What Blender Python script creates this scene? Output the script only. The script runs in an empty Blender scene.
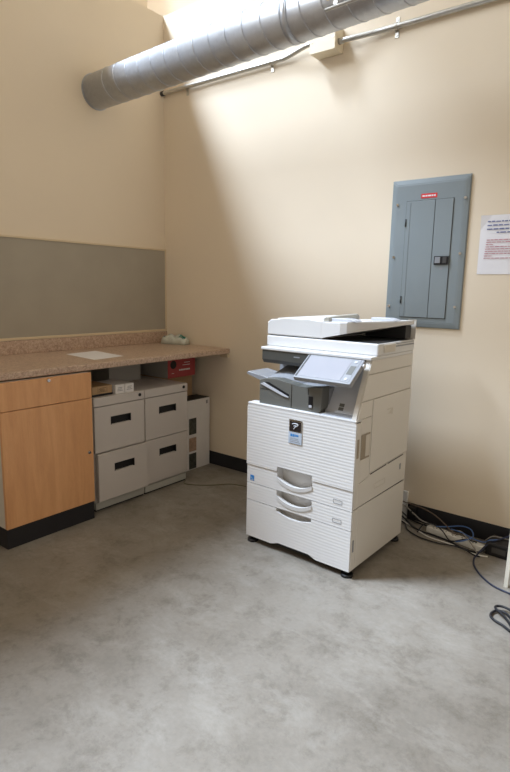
import bpy, bmesh, math, random
from mathutils import Vector, Matrix
random.seed(7)
SC = bpy.context.scene
COL = SC.collection

# ------------------------------------------------------------------ materials
def srgb(r, g, b):
    def f(c):
        c /= 255.0
        return c / 12.92 if c <= 0.04045 else ((c + 0.055) / 1.055) ** 2.4
    return (f(r), f(g), f(b), 1.0)

def new_mat(name, col, rough=0.6, metal=0.0, spec=0.4, var=0.0, vscale=8.0, bump=0.0, bscale=200.0):
    m = bpy.data.materials.new(name); m.use_nodes = True
    nt = m.node_tree; b = nt.nodes['Principled BSDF']
    b.inputs['Base Color'].default_value = col
    b.inputs['Roughness'].default_value = rough
    b.inputs['Metallic'].default_value = metal
    b.inputs['Specular IOR Level'].default_value = spec
    tc = nt.nodes.new('ShaderNodeTexCoord')
    if var > 0:
        n = nt.nodes.new('ShaderNodeTexNoise'); n.inputs['Scale'].default_value = vscale
        n.inputs['Detail'].default_value = 5
        nt.links.new(tc.outputs['Object'], n.inputs['Vector'])
        r = nt.nodes.new('ShaderNodeValToRGB')
        r.color_ramp.elements[0].position = 0.3; r.color_ramp.elements[1].position = 0.7
        r.color_ramp.elements[0].color = (col[0]*(1-var), col[1]*(1-var), col[2]*(1-var), 1)
        r.color_ramp.elements[1].color = (min(1, col[0]*(1+var)), min(1, col[1]*(1+var)), min(1, col[2]*(1+var)), 1)
        nt.links.new(n.outputs['Fac'], r.inputs['Fac'])
        nt.links.new(r.outputs['Color'], b.inputs['Base Color'])
    if bump > 0:
        n2 = nt.nodes.new('ShaderNodeTexNoise'); n2.inputs['Scale'].default_value = bscale
        n2.inputs['Detail'].default_value = 3
        nt.links.new(tc.outputs['Object'], n2.inputs['Vector'])
        bp = nt.nodes.new('ShaderNodeBump'); bp.inputs['Strength'].default_value = bump
        bp.inputs['Distance'].default_value = 0.002
        nt.links.new(n2.outputs['Fac'], bp.inputs['Height'])
        nt.links.new(bp.outputs['Normal'], b.inputs['Normal'])
    return m

def ramp(nt, fac, stops):
    r = nt.nodes.new('ShaderNodeValToRGB')
    e = r.color_ramp.elements
    while len(e) < len(stops): e.new(0.5)
    for i, (p, c) in enumerate(stops):
        e[i].position = p; e[i].color = c
    nt.links.new(fac, r.inputs['Fac'])
    return r.outputs['Color']

def mixc(nt, mode, fac, a, b):
    n = nt.nodes.new('ShaderNodeMix'); n.data_type = 'RGBA'; n.blend_type = mode
    if isinstance(fac, (int, float)): n.inputs[0].default_value = fac
    else: nt.links.new(fac, n.inputs[0])
    nt.links.new(a, n.inputs[6]); nt.links.new(b, n.inputs[7])
    return n.outputs[2]

def noise(nt, vec, scale, detail=6, rough=0.55, dist=0.0):
    n = nt.nodes.new('ShaderNodeTexNoise')
    n.inputs['Scale'].default_value = scale; n.inputs['Detail'].default_value = detail
    n.inputs['Roughness'].default_value = rough; n.inputs['Distortion'].default_value = dist
    nt.links.new(vec, n.inputs['Vector'])
    return n.outputs['Fac']

def concrete_mat():
    m = bpy.data.materials.new('polished_concrete'); m.use_nodes = True
    nt = m.node_tree; b = nt.nodes['Principled BSDF']
    tc = nt.nodes.new('ShaderNodeTexCoord'); v = tc.outputs['Object']
    base = ramp(nt, noise(nt, v, 1.6, 8, 0.66, 0.2), [(0.30, srgb(123, 116, 106)), (0.5, srgb(135, 128, 118)), (0.70, srgb(147, 141, 132))])
    mid = ramp(nt, noise(nt, v, 7.0, 11, 0.78, 0.2), [(0.36, (0.74, 0.725, 0.70, 1)), (0.50, (1, 1, 1, 1)), (0.75, (1.06, 1.06, 1.06, 1))])
    fine = ramp(nt, noise(nt, v, 55, 4, 0.6), [(0.3, (0.90, 0.90, 0.89, 1)), (0.7, (1.05, 1.05, 1.05, 1))])
    c = mixc(nt, 'MULTIPLY', 1.0, base, mid); c = mixc(nt, 'MULTIPLY', 0.8, c, fine)
    # worn pale scuffs, stretched along the room
    mp = nt.nodes.new('ShaderNodeMapping'); mp.inputs['Scale'].default_value = (1.0, 1.7, 1.0); mp.inputs['Rotation'].default_value = (0, 0, 0.6)
    nt.links.new(v, mp.inputs['Vector'])
    sc = ramp(nt, noise(nt, mp.outputs['Vector'], 2.6, 10, 0.78, 0.3), [(0.50, (0, 0, 0, 1)), (0.66, (1, 1, 1, 1))])
    pale = nt.nodes.new('ShaderNodeRGB'); pale.outputs[0].default_value = srgb(172, 167, 158)
    f = nt.nodes.new('ShaderNodeMath'); f.operation = 'MULTIPLY'; f.inputs[1].default_value = 0.34
    nt.links.new(sc, f.inputs[0])
    c = mixc(nt, 'MIX', f.outputs[0], c, pale.outputs[0])
    # little dark specks
    vo = nt.nodes.new('ShaderNodeTexVoronoi'); vo.inputs['Scale'].default_value = 5.0
    nt.links.new(v, vo.inputs['Vector'])
    sp = ramp(nt, vo.outputs['Distance'], [(0.012, (0.45, 0.44, 0.42, 1)), (0.035, (1, 1, 1, 1))])
    c = mixc(nt, 'MULTIPLY', 0.7, c, sp)
    nt.links.new(c, b.inputs['Base Color'])
    r = ramp(nt, noise(nt, v, 4, 6), [(0.3, (0.42,)*3 + (1,)), (0.7, (0.62,)*3 + (1,))])
    nt.links.new(r, b.inputs['Roughness'])
    b.inputs['Specular IOR Level'].default_value = 0.35
    bp = nt.nodes.new('ShaderNodeBump'); bp.inputs['Strength'].default_value = 0.12; bp.inputs['Distance'].default_value = 0.003
    nt.links.new(noise(nt, v, 30, 6), bp.inputs['Height']); nt.links.new(bp.outputs['Normal'], b.inputs['Normal'])
    return m

def laminate_mat():
    m = bpy.data.materials.new('speckled_laminate'); m.use_nodes = True
    nt = m.node_tree; b = nt.nodes['Principled BSDF']
    tc = nt.nodes.new('ShaderNodeTexCoord'); v = tc.outputs['Object']
    c = ramp(nt, noise(nt, v, 70, 6, 0.75), [(0.32, srgb(140, 114, 98)), (0.45, srgb(182, 155, 134)), (0.58, srgb(200, 175, 153)), (0.72, srgb(222, 203, 184))])
    vo = nt.nodes.new('ShaderNodeTexVoronoi'); vo.inputs['Scale'].default_value = 130
    nt.links.new(v, vo.inputs['Vector'])
    sp = ramp(nt, vo.outputs['Distance'], [(0.18, (0.55, 0.5, 0.47, 1)), (0.4, (1, 1, 1, 1))])
    c = mixc(nt, 'MULTIPLY', 0.4, c, sp)
    nt.links.new(c, b.inputs['Base Color'])
    b.inputs['Roughness'].default_value = 0.32; b.inputs['Specular IOR Level'].default_value = 0.45
    return m

def maple_mat():
    m = bpy.data.materials.new('maple_veneer'); m.use_nodes = True
    nt = m.node_tree; b = nt.nodes['Principled BSDF']
    tc = nt.nodes.new('ShaderNodeTexCoord')
    mp = nt.nodes.new('ShaderNodeMapping'); mp.inputs['Scale'].default_value = (6, 6, 0.7)
    nt.links.new(tc.outputs['Object'], mp.inputs['Vector'])
    c = ramp(nt, noise(nt, mp.outputs['Vector'], 3.0, 8, 0.6, 0.5), [(0.3, srgb(208, 152, 104)), (0.5, srgb(218, 162, 112)), (0.7, srgb(226, 172, 122))])
    f = ramp(nt, noise(nt, mp.outputs['Vector'], 40, 3, 0.6), [(0.3, (0.95, 0.94, 0.92, 1)), (0.7, (1.03, 1.03, 1.03, 1))])
    c = mixc(nt, 'MULTIPLY', 0.8, c, f)
    nt.links.new(c, b.inputs['Base Color']); b.inputs['Roughness'].default_value = 0.38
    return m

def ribbed_mat():
    """off-white plastic moulded with fine wavy horizontal ribs"""
    m = bpy.data.materials.new('ribbed_white_plastic'); m.use_nodes = True
    nt = m.node_tree; b = nt.nodes['Principled BSDF']
    tc = nt.nodes.new('ShaderNodeTexCoord')
    w = nt.nodes.new('ShaderNodeTexWave'); w.wave_type = 'BANDS'; w.bands_direction = 'Z'; w.wave_profile = 'SIN'
    w.inputs['Scale'].default_value = 20; w.inputs['Distortion'].default_value = 1.5
    w.inputs['Detail'].default_value = 1; w.inputs['Detail Scale'].default_value = 0.18
    nt.links.new(tc.outputs['Object'], w.inputs['Vector'])
    bp = nt.nodes.new('ShaderNodeBump'); bp.inputs['Strength'].default_value = 0.2; bp.inputs['Distance'].default_value = 0.003
    nt.links.new(w.outputs['Fac'], bp.inputs['Height']); nt.links.new(bp.outputs['Normal'], b.inputs['Normal'])
    b.inputs['Base Color'].default_value = srgb(213, 211, 208); b.inputs['Roughness'].default_value = 0.42
    return m

M = dict(
    wall=new_mat('cream_wall_paint', srgb(229, 214, 191), 0.72, spec=0.2, var=0.015, vscale=2.0, bump=0.08, bscale=160),
    ceil=new_mat('ceiling_paint', srgb(235, 228, 212), 0.8, spec=0.2, var=0.01),
    floor=concrete_mat(), laminate=laminate_mat(), maple=maple_mat(), ribbed=ribbed_mat(),
    baseboard=new_mat('black_vinyl_base', srgb(38, 38, 42), 0.45, var=0.1, vscale=10),
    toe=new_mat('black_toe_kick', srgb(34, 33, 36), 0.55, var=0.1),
    tack=new_mat('grey_tack_fabric', srgb(168, 160, 145), 0.8, spec=0.15, var=0.04, vscale=4, bump=0.2, bscale=500),
    trim=new_mat('cream_trim', srgb(214, 196, 164), 0.6, var=0.02),
    melamine=new_mat('pale_melamine', srgb(205, 198, 186), 0.5, var=0.02),
    file=new_mat('putty_grey_enamel', srgb(200, 192, 185), 0.42, var=0.012, vscale=5),
    filebase=new_mat('putty_grey_base_enamel', srgb(182, 180, 170), 0.5, var=0.03, vscale=9),
    black=new_mat('black_plastic', srgb(24, 24, 26), 0.45, var=0.08),
    rubber=new_mat('black_cable_rubber', srgb(30, 30, 34), 0.5, var=0.08),
    chrome=new_mat('chrome', srgb(200, 200, 198), 0.22, metal=1.0, var=0.02),
    white=new_mat('white_copier_plastic', srgb(213, 212, 210), 0.4, var=0.008, vscale=4),
    warmwhite=new_mat('side_cover_plastic', srgb(214, 209, 200), 0.45, var=0.008, vscale=4),
    fascia=new_mat('dark_fascia_plastic', srgb(74, 74, 70), 0.4, var=0.03),
    core=new_mat('dark_gap_plastic', srgb(70, 68, 66), 0.6, var=0.05),
    dgrey=new_mat('charcoal_plastic', srgb(100, 100, 95), 0.40, var=0.03, vscale=6),
    mgrey=new_mat('mid_grey_plastic', srgb(142, 144, 148), 0.42, var=0.02, vscale=6),
    lgrey=new_mat('silver_grey_plastic', srgb(190, 192, 197), 0.36, var=0.015, vscale=6),
    screen=new_mat('glossy_screen_glass', srgb(160, 160, 166), 0.12, spec=0.7, var=0.01),
    window=new_mat('smoked_window', srgb(150, 138, 120), 0.3, var=0.04),
    blue=new_mat('blue_ink', srgb(50, 125, 190), 0.5, var=0.05),
    badge=new_mat('badge_dark', srgb(44, 38, 38), 0.25, var=0.05),
    badgelight=new_mat('badge_pale_blue', srgb(176, 186, 198), 0.35, var=0.04),
    panel=new_mat('grey_panel_enamel', srgb(134, 143, 146), 0.4, var=0.02, vscale=6),
    panelgap=new_mat('panel_shadow_gap', srgb(62, 66, 68), 0.6, var=0.05),
    red=new_mat('red_label', srgb(214, 56, 58), 0.5, var=0.04),
    redbox=new_mat('red_carton', srgb(172, 70, 70), 0.5, var=0.06, vscale=12),
    greybox=new_mat('grey_carton', srgb(172, 168, 160), 0.6, var=0.03),
    paper=new_mat('white_paper', srgb(232, 230, 232), 0.7, var=0.012, vscale=10),
    inkblue=new_mat('navy_print', srgb(112, 120, 158), 0.7, var=0.15, vscale=120),
    inkred=new_mat('red_print', srgb(192, 138, 148), 0.7, var=0.15, vscale=120),
    inkgrey=new_mat('grey_print', srgb(140, 138, 138), 0.7, var=0.1, vscale=120),
    galv=None,
    emt=new_mat('galvanised_conduit', srgb(190, 188, 182), 0.32, metal=0.75, var=0.05, vscale=20),
    zinc=new_mat('zinc_clip', srgb(190, 186, 176), 0.35, metal=0.9, var=0.05),
    jbox=new_mat('cream_box_paint', srgb(226, 214, 188), 0.55, var=0.02),
    kraft=new_mat('kraft_carton', srgb(178, 146, 108), 0.7, var=0.05, vscale=20),
    whitebox=new_mat('white_carton', srgb(226, 222, 218), 0.55, var=0.02, vscale=15),
    photo=new_mat('dark_product_print', srgb(64, 66, 60), 0.4, var=0.5, vscale=45),
    photowarm=new_mat('tan_product_print', srgb(168, 140, 118), 0.4, var=0.25, vscale=45),
    teal=new_mat('teal_print', srgb(60, 150, 132), 0.4, var=0.15, vscale=40),
    film=new_mat('pale_plastic_film', srgb(204, 208, 196), 0.25, spec=0.6, var=0.1, vscale=30, bump=0.5, bscale=60),
    navy=new_mat('navy_cable', srgb(40, 46, 70), 0.45, var=0.05),
    bluec=new_mat('blue_patch_cable', srgb(78, 110, 164), 0.45, var=0.05),
    greyc=new_mat('grey_cable', srgb(150, 146, 140), 0.5, var=0.05),
    brownc=new_mat('brown_cable', srgb(104, 90, 78), 0.5, var=0.05),
    olive=new_mat('olive_cable', srgb(96, 90, 66), 0.5, var=0.05),
    stripw=new_mat('white_power_strip', srgb(228, 226, 220), 0.4, var=0.02),
    post=new_mat('white_table_enamel', srgb(232, 228, 214), 0.4, var=0.02),
)
def galv_mat():
    m = bpy.data.materials.new('galvanised_duct'); m.use_nodes = True
    nt = m.node_tree; b = nt.nodes['Principled BSDF']
    tc = nt.nodes.new('ShaderNodeTexCoord')
    vo = nt.nodes.new('ShaderNodeTexVoronoi'); vo.inputs['Scale'].default_value = 45
    nt.links.new(tc.outputs['Object'], vo.inputs['Vector'])
    s = nt.nodes.new('ShaderNodeSeparateColor'); nt.links.new(vo.outputs['Color'], s.inputs[0])
    c = ramp(nt, s.outputs[0], [(0.0, srgb(186, 189, 194)), (1.0, srgb(194, 197, 202))])
    nt.links.new(c, b.inputs['Base Color'])
    b.inputs['Metallic'].default_value = 0.7; b.inputs['Roughness'].default_value = 0.42
    return m
M['galv'] = galv_mat()

# ------------------------------------------------------------------ mesh helpers
def box(bm, x0, x1, y0, y1, z0, z1, bev=0.0, seg=2):
    vs = [bm.verts.new((x, y, z)) for x in (x0, x1) for y in (y0, y1) for z in (z0, z1)]
    idx = [(0, 1, 3, 2), (4, 6, 7, 5), (0, 4, 5, 1), (2, 3, 7, 6), (0, 2, 6, 4), (1, 5, 7, 3)]
    fs = [bm.faces.new([vs[i] for i in f]) for f in idx]
    if bev > 0:
        es = list({e for f in fs for e in f.edges})
        bmesh.ops.bevel(bm, geom=es, offset=bev, segments=seg, profile=0.5, affect='EDGES')
    return vs

def prism(bm, pts, axis, lo, hi, bev=0.0, seg=2):
    """extrude a polygon. axis 'x': pts are (y,z); 'y': pts are (x,z); 'z': pts are (x,y)"""
    def mk(p, t):
        return {'x': (t, p[0], p[1]), 'y': (p[0], t, p[1]), 'z': (p[0], p[1], t)}[axis]
    a = [bm.verts.new(mk(p, lo)) for p in pts]; b = [bm.verts.new(mk(p, hi)) for p in pts]
    n = len(pts)
    fs = [bm.faces.new(a), bm.faces.new(list(reversed(b)))]
    for i in range(n):
        fs.append(bm.faces.new([a[i], b[i], b[(i+1) % n], a[(i+1) % n]]))
    if bev > 0:
        es = list({e for f in fs[:2] for e in f.edges})
        bmesh.ops.bevel(bm, geom=es, offset=bev, segments=seg, profile=0.5, affect='EDGES')
    bmesh.ops.recalc_face_normals(bm, faces=list(bm.faces))

def cyl(bm, p0, p1, r0, r1=None, n=24, cap=True):
    r1 = r0 if r1 is None else r1
    p0, p1 = Vector(p0), Vector(p1); d = (p1 - p0).normalized()
    u = d.orthogonal().normalized(); w = d.cross(u)
    A = [bm.verts.new(p0 + (u*math.cos(2*math.pi*i/n) + w*math.sin(2*math.pi*i/n))*r0) for i in range(n)]
    B = [bm.verts.new(p1 + (u*math.cos(2*math.pi*i/n) + w*math.sin(2*math.pi*i/n))*r1) for i in range(n)]
    for i in range(n):
        f = bm.faces.new([A[i], A[(i+1) % n], B[(i+1) % n], B[i]]); f.smooth = True
    if cap:
        bm.faces.new(list(reversed(A))); bm.faces.new(B)

def smooth_path(pts, per=8):
    P = [Vector(p) for p in pts]; out = []
    for i in range(len(P)-1):
        p0 = P[max(i-1, 0)]; p1 = P[i]; p2 = P[i+1]; p3 = P[min(i+2, len(P)-1)]
        for k in range(per):
            t = k/per
            out.append(0.5*((2*p1) + (p2-p0)*t + (2*p0-5*p1+4*p2-p3)*t*t + (3*p1-p0-3*p2+p3)*t**3))
    out.append(P[-1]); return out

def tube(bm, pts, r, n=8, smooth=True, per=8):
    P = smooth_path(pts, per) if smooth else [Vector(p) for p in pts]
    rings = []; nrm = None
    for i, p in enumerate(P):
        t = (P[min(i+1, len(P)-1)] - P[max(i-1, 0)]).normalized()
        if nrm is None: nrm = t.orthogonal().normalized()
        nrm = (nrm - t*nrm.dot(t))
        nrm = nrm.normalized() if nrm.length > 1e-6 else t.orthogonal().normalized()
        w = t.cross(nrm)
        rings.append([bm.verts.new(p + (nrm*math.cos(2*math.pi*k/n) + w*math.sin(2*math.pi*k/n))*r) for k in range(n)])
    for a, b in zip(rings, rings[1:]):
        for k in range(n):
            f = bm.faces.new([a[k], a[(k+1) % n], b[(k+1) % n], b[k]]); f.smooth = True
    bm.faces.new(list(reversed(rings[0]))); bm.faces.new(rings[-1])

def obj(name, bm, mat, parent=None, label=None, smooth=False):
    bmesh.ops.recalc_face_normals(bm, faces=list(bm.faces))
    me = bpy.data.meshes.new(name); bm.to_mesh(me); bm.free()
    me.materials.append(mat)
    if smooth:
        for p in me.polygons: p.use_smooth = True
    o = bpy.data.objects.new(name, me); COL.objects.link(o)
    if parent is not None: o.parent = parent
    if label: o['label'] = label
    return o

def NB(): return bmesh.new()
def bx(name, mat, parent, x0, x1, y0, y1, z0, z1, bev=0.0, label=None, seg=2):
    bm = NB(); box(bm, x0, x1, y0, y1, z0, z1, bev, seg); return obj(name, bm, mat, parent, label)
def tag(o, label, cat, group=None):
    o['label'] = label; o['category'] = cat
    if group: o['group'] = group
    return o
def thing(name, label, cat, loc=(0, 0, 0), rz=0.0, group=None):
    o = bpy.data.objects.new(name, None); COL.objects.link(o)
    o.location = loc; o.rotation_euler = (0, 0, rz); o.empty_display_size = 0.1
    return tag(o, label, cat, group)
def struct(name, bm, mat):
    o = obj(name, bm, mat); o['kind'] = 'structure'; return o

# ------------------------------------------------------------------ room (corner of the two walls at x=0, y=0)
TOP = 3.2955
bm = NB(); box(bm, 0, 5.2, -5.2, 0, -0.12, 0); struct('floor', bm, M['floor'])
bm = NB(); box(bm, -1.7, 0, -6.0, 0.0, -0.12, TOP); struct('wall_left', bm, M['wall'])
bm = NB(); box(bm, -1.7, 5.2, 0.0, 1.35, -0.12, TOP); struct('wall_right', bm, M['wall'])
bm = NB(); box(bm, -1.82, -1.7, -6.0, 1.47, -0.12, 4.9); struct('wall_upper_left', bm, M['wall'])
bm = NB(); box(bm, -1.7, 5.2, 1.35, 1.47, TOP-0.4, 4.9); struct('wall_upper_right', bm, M['wall'])
bm = NB()
# ceiling with an open skylight along the left wall
box(bm, 0.58, 5.2, -6.5, 1.35, 4.9, 5.0)
struct('ceiling', bm, M['ceil'])
# black base along the right wall
bm = NB(); box(bm, 0.0, 5.2, -0.008, 0.0, 0.0, 0.101, 0.002); struct('baseboard_right', bm, M['baseboard'])

# ------------------------------------------------------------------ tack board
t = thing('tack_board', 'long grey tack board in a thin cream frame on the left wall above the counter', 'notice board', (0, 0, 1.0))
bx('board_panel', M['tack'], t, 0.001, 0.010, -2.60, -0.0125, 0.016, 0.622)
bm = NB()
box(bm, 0.0005, 0.016, -2.62, -0.001, -0.000, 0.016, 0.002)
box(bm, 0.0005, 0.016, -2.62, -0.001, 0.622, 0.634, 0.002)
box(bm, 0.0005, 0.016, -0.0125, -0.001, 0.0161, 0.6219, 0.002)
obj('board_frame', bm, M['trim'], t)

# ------------------------------------------------------------------ counter
t = thing('countertop', 'speckled brown laminate countertop with a low backsplash along the left wall', 'countertop', (0, 0, 0.8755))
bm = NB(); box(bm, 0.001, 0.6835, -2.62, -0.001, 0.0, 0.037, 0.006, 3); obj('worktop', bm, M['laminate'], t)
bm = NB(); box(bm, 0.001, 0.020, -2.62, -0.001, 0.037, 0.123, 0.003); obj('backsplash', bm, M['laminate'], t)
bx('wall_cleat', M['trim'], t, 0.60, 0.675, -0.020, -0.001, -0.030, -0.0002, 0.003)

# ------------------------------------------------------------------ maple cabinet
t = thing('base_cabinet', 'maple wood base cabinet with one drawer, one door and a black toe kick', 'cabinet', (0, 0, 0))
bm = NB(); box(bm, 0.03, 0.678, -1.742, -1.217, 0.107, 0.868); obj('cabinet_body', bm, M['melamine'], t, 'pale carcass')
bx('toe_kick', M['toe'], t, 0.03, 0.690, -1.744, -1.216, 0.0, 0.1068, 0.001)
d = bx('drawer', M['maple'], t, 0.6785, 0.698, -1.7445, -1.2145, 0.7225, 0.866, 0.0015)
def lock(parent, y, z, x):
    bm = NB(); cyl(bm, (x, y, z), (x+0.006, y, z), 0.0095, 0.0085, 20); cyl(bm, (x+0.006, y, z), (x+0.008, y, z), 0.006, 0.006, 16)
    box(bm, x+0.008, x+0.0086, y-0.0008, y+0.0008, z-0.004, z+0.004)
    return obj('lock', bm, M['chrome'], parent, 'round chrome lock')
lock(d, -1.478, 0.852, 0.698)
d = bx('door', M['maple'], t, 0.6785, 0.698, -1.7445, -1.2145, 0.1085, 0.7190, 0.0015)
lock(d, -1.243, 0.408, 0.698)

# ------------------------------------------------------------------ file cabinets
def file_cabinet(label, y0, fx, pull):
    W = 0.38
    t = thing('file_cabinet', label, 'file cabinet', (0.03, y0, 0), 0, 'file cabinets under the counter')
    x1 = fx - 0.03
    bm = NB()
    box(bm, 0, x1-0.020, 0.0, W, 0.055, 0.70, 0.002)
    box(bm, x1-0.0199, x1, 0.0, W, 0.647, 0.70, 0.002)
    obj('cabinet_body', bm, M['file'], t)
    bx('base_plinth', M['filebase'], t, 0.01, x1-0.012, 0.003, W-0.003, 0.012, 0.0548)
    bx('base_shadow_strip', M['black'], t, 0.02, x1-0.020, 0.006, W-0.006, 0.0, 0.0118, label='black strip for the shadow under the base')  # inset black strip stands in for the shade line under the plinth
    bm = NB(); cyl(bm, (x1, W-0.037, 0.677), (x1+0.004, W-0.037, 0.677), 0.011, 0.010, 20)
    obj('lock', bm, M['black'], t, 'black lock barrel')
    for (z0, z1, p) in ((0.368, 0.643, 0.0), (0.074, 0.363, pull)):
        bm = NB()
        xa, xb = x1-0.019+p, x1+p
        cy, cz = W*0.51, z0 + (z1-z0)*0.66
        hw, hh = 0.076, 0.0245
        # drawer front with a pull opening cut through it
        box(bm, xa, xb, 0.003, cy-hw, z0, z1); box(bm, xa, xb, cy+hw, W-0.003, z0, z1)
        box(bm, xa, xb, cy-hw, cy+hw, z0, cz-hh); box(bm, xa, xb, cy-hw, cy+hw, cz+hh, z1)
        if p > 0:
            box(bm, xa-p, xa, 0.012, 0.016, z0+0.02, z1-0.03); box(bm, xa-p, xa, W-0.016, W-0.012, z0+0.02, z1-0.03)
        bmesh.ops.remove_doubles(bm, verts=list(bm.verts), dist=1e-6)
        d = obj('drawer', bm, M['file'], t)
        bm = NB()
        box(bm, xa+0.001, xa+0.004, cy-hw, cy+hw, cz-hh, cz+hh)
        box(bm, xa+0.004, xb+0.0015, cy-hw, cy+hw, cz+hh-0.005, cz+hh)
        box(bm, xa+0.004, xb+0.0015, cy-hw, cy-hw+0.004, cz-hh, cz+hh-0.005)
        box(bm, xa+0.004, xb+0.0015, cy+hw-0.004, cy+hw, cz-hh, cz+hh-0.005)
        obj('drawer_pull', bm, M['black'], d, 'black recessed pull')
    return t
file_cabinet('grey two-drawer file cabinet with the red box on top, nearest the room corner', -0.7785, 0.642, 0.0)
file_cabinet('grey two-drawer file cabinet beside the maple cabinet, its lower drawer slightly pulled out', -1.1635, 0.642, 0.026)

# ------------------------------------------------------------------ things on the file cabinets
# slim black folder under the kraft box
bm = NB(); box(bm, 0.42, 0.606, -1.150, -0.998, 0.7001, 0.7121, 0.002)
tag(obj('folder', bm, M['black']), 'slim black folder lying under the small brown box on the file cabinet', 'folder')
t = thing('carton', 'small brown carton on the file cabinet beside the maple cabinet', 'box', (0, 0, 0.7122), 0, 'small boxes on the file cabinet')
bx('carton_body', M['kraft'], t, 0.42, 0.602, -1.142, -1.000, 0, 0.046, 0.001)
bm = NB()
for k in range(4): box(bm, 0.6021, 0.6025, -1.095+0.004*(k % 2), -1.045-0.006*(k % 3), 0.012+0.007*k, 0.0145+0.007*k)
box(bm, 0.6021, 0.6024, -1.103, -1.101, 0.008, 0.040); box(bm, 0.6021, 0.6024, -1.039, -1.037, 0.008, 0.040)
obj('printed_label', bm, M['toe'], t, 'dark print')
for (ya, yb, lab) in ((-0.990, -0.923, 'small white carton on the file cabinet, next to the brown carton'),
                      (-0.917, -0.850, 'small white carton on the file cabinet, nearer the cabinet lock')):
    t = thing('carton', lab, 'box', (0, 0, 0.7001), 0, 'small boxes on the file cabinet')
    bx('carton_body', M['whitebox'], t, 0.42, 0.622, ya, yb, 0, 0.055, 0.001)
    bm = NB()
    for k in range(3): box(bm, 0.6221, 0.6225, ya+0.012+0.003*k, yb-0.012-0.004*((k*2) % 3), 0.017+0.009*k, 0.0205+0.009*k)
    obj('printed_label', bm, M['inkgrey'], t, 'grey print')
# large grey box behind
t = thing('storage_box', 'large grey box standing on the file cabinets behind the small white cartons', 'box', (0, 0, 0.7001))
bm = NB(); box(bm, 0.10, 0.30, -0.79, -0.52, 0, 0.150, 0.002); obj('box_body', bm, M['greybox'], t)
bm = NB(); box(bm, 0.097, 0.303, -0.793, -0.517, 0.120, 0.158, 0.002); obj('lid', bm, M['greybox'], t)
# red toner box
t = thing('toner_carton', 'red and grey carton with a black round print on the corner file cabinet', 'box', (0, 0, 0.7001))
bx('carton_body', M['greybox'], t, 0.10, 0.418, -0.372, -0.095, 0, 0.150, 0.001, 'grey sides')
bx('carton_front', M['redbox'], t, 0.4181, 0.420, -0.372, -0.095, 0, 0.150, label='red printed end')
bm = NB(); cyl(bm, (0.4201, -0.318, 0.095), (0.4207, -0.318, 0.095), 0.030, n=28); obj('round_print', bm, M['black'], t, 'black disc')
for (words_, hh) in ((((-0.262, -0.246, 0.052), (-0.243, -0.222, 0.052), (-0.219, -0.200, 0.052), (-0.197, -0.150, 0.052)), 0.0055), (((-0.225, -0.150, 0.086),), 0.002), (((-0.21, -0.150, 0.104),), 0.002), (((-0.335, -0.312, 0.032),), 0.002)):
    bm = NB()
    for (a, b, z) in words_: box(bm, 0.4201, 0.4206, a, b, z-hh, z+hh)
    obj('printed_line', bm, M['whitebox'], t, 'white lettering')
# cardboard carton between cabinet and wall, and the tall white carton in front of it
bm = NB(); box(bm, 0.10, 0.34, -0.385, -0.045, 0.0, 0.699, 0.002)
tag(obj('cardboard_box', bm, M['kraft']), 'plain brown cardboard box standing behind the tall white printed carton', 'box')
t = thing('printed_carton', 'tall white printed carton standing on the floor between the file cabinet and the wall', 'box', (0, 0, 0))
bx('carton_body', M['whitebox'], t, 0.36, 0.503, -0.385, -0.020, 0.0, 0.530, 0.001)
bx('carton_top', M['black'], t, 0.364, 0.500, -0.381, -0.024, 0.5301, 0.5325, label='black top')
def pic(mat, ya, yb, za, zb): bx('product_picture', mat, t, 0.5031, 0.5036, ya, yb, za, zb, label='small product photograph')
pic(M['photo'], -0.243, -0.166, 0.272, 0.394); pic(M['photowarm'], -0.243, -0.166, 0.142, 0.246); pic(M['photo'], -0.243, -0.166, 0.006, 0.126)
bm = NB(); box(bm, 0.5031, 0.5036, -0.062, -0.044, 0.485, 0.512); obj('logo_print', bm, M['inkgrey'], t, 'small grey mark')

# ------------------------------------------------------------------ on the counter
CT = 0.9126
bm = NB()
prism(bm, [(0.208, -1.050), (0.560, -1.090), (0.530, -0.850), (0.180, -0.805)], 'z', 0.0003, 0.0011)
o = obj('sheet_of_paper', bm, M['paper']); o.location = (0, 0, CT)
tag(o, 'loose white sheet of paper lying on the counter', 'paper')

t = thing('wipes_packet', 'pale plastic packet with teal print on the counter in the room corner', 'packet', (0.192, -0.078, CT), math.radians(13))
bm = NB(); nu, nv = 24, 12; L, Wd, Hh = 0.215, 0.084, 0.068
def pk(u, v, up):
    x = (u-0.5)*L; y = (v-0.5)*Wd
    e = max(0.0, 1-abs(2*u-1)**6)**0.5*max(0.0, 1-abs(2*v-1)**4)**0.5
    lump = 1+0.12*math.sin(u*17+v*5)+0.1*math.sin(v*13-u*7)
    return (x*(1 if 0.06 < u < 0.94 else 1.04), y*(1-0.10*abs(2*u-1)**2), 0.004 + (Hh*e*lump*0.92 if up else 0.0) - (0.0 if up else 0.0035))
for up in (1, 0):
    g = [[bm.verts.new(pk(i/nu, j/nv, up)) for j in range(nv+1)] for i in range(nu+1)]
    for i in range(nu):
        for j in range(nv): bm.faces.new([g[i][j], g[i+1][j], g[i+1][j+1], g[i][j+1]])
bmesh.ops.remove_doubles(bm, verts=list(bm.verts), dist=0.0036)
obj('film_wrapper', bm, M['film'], t, smooth=True)
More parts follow.
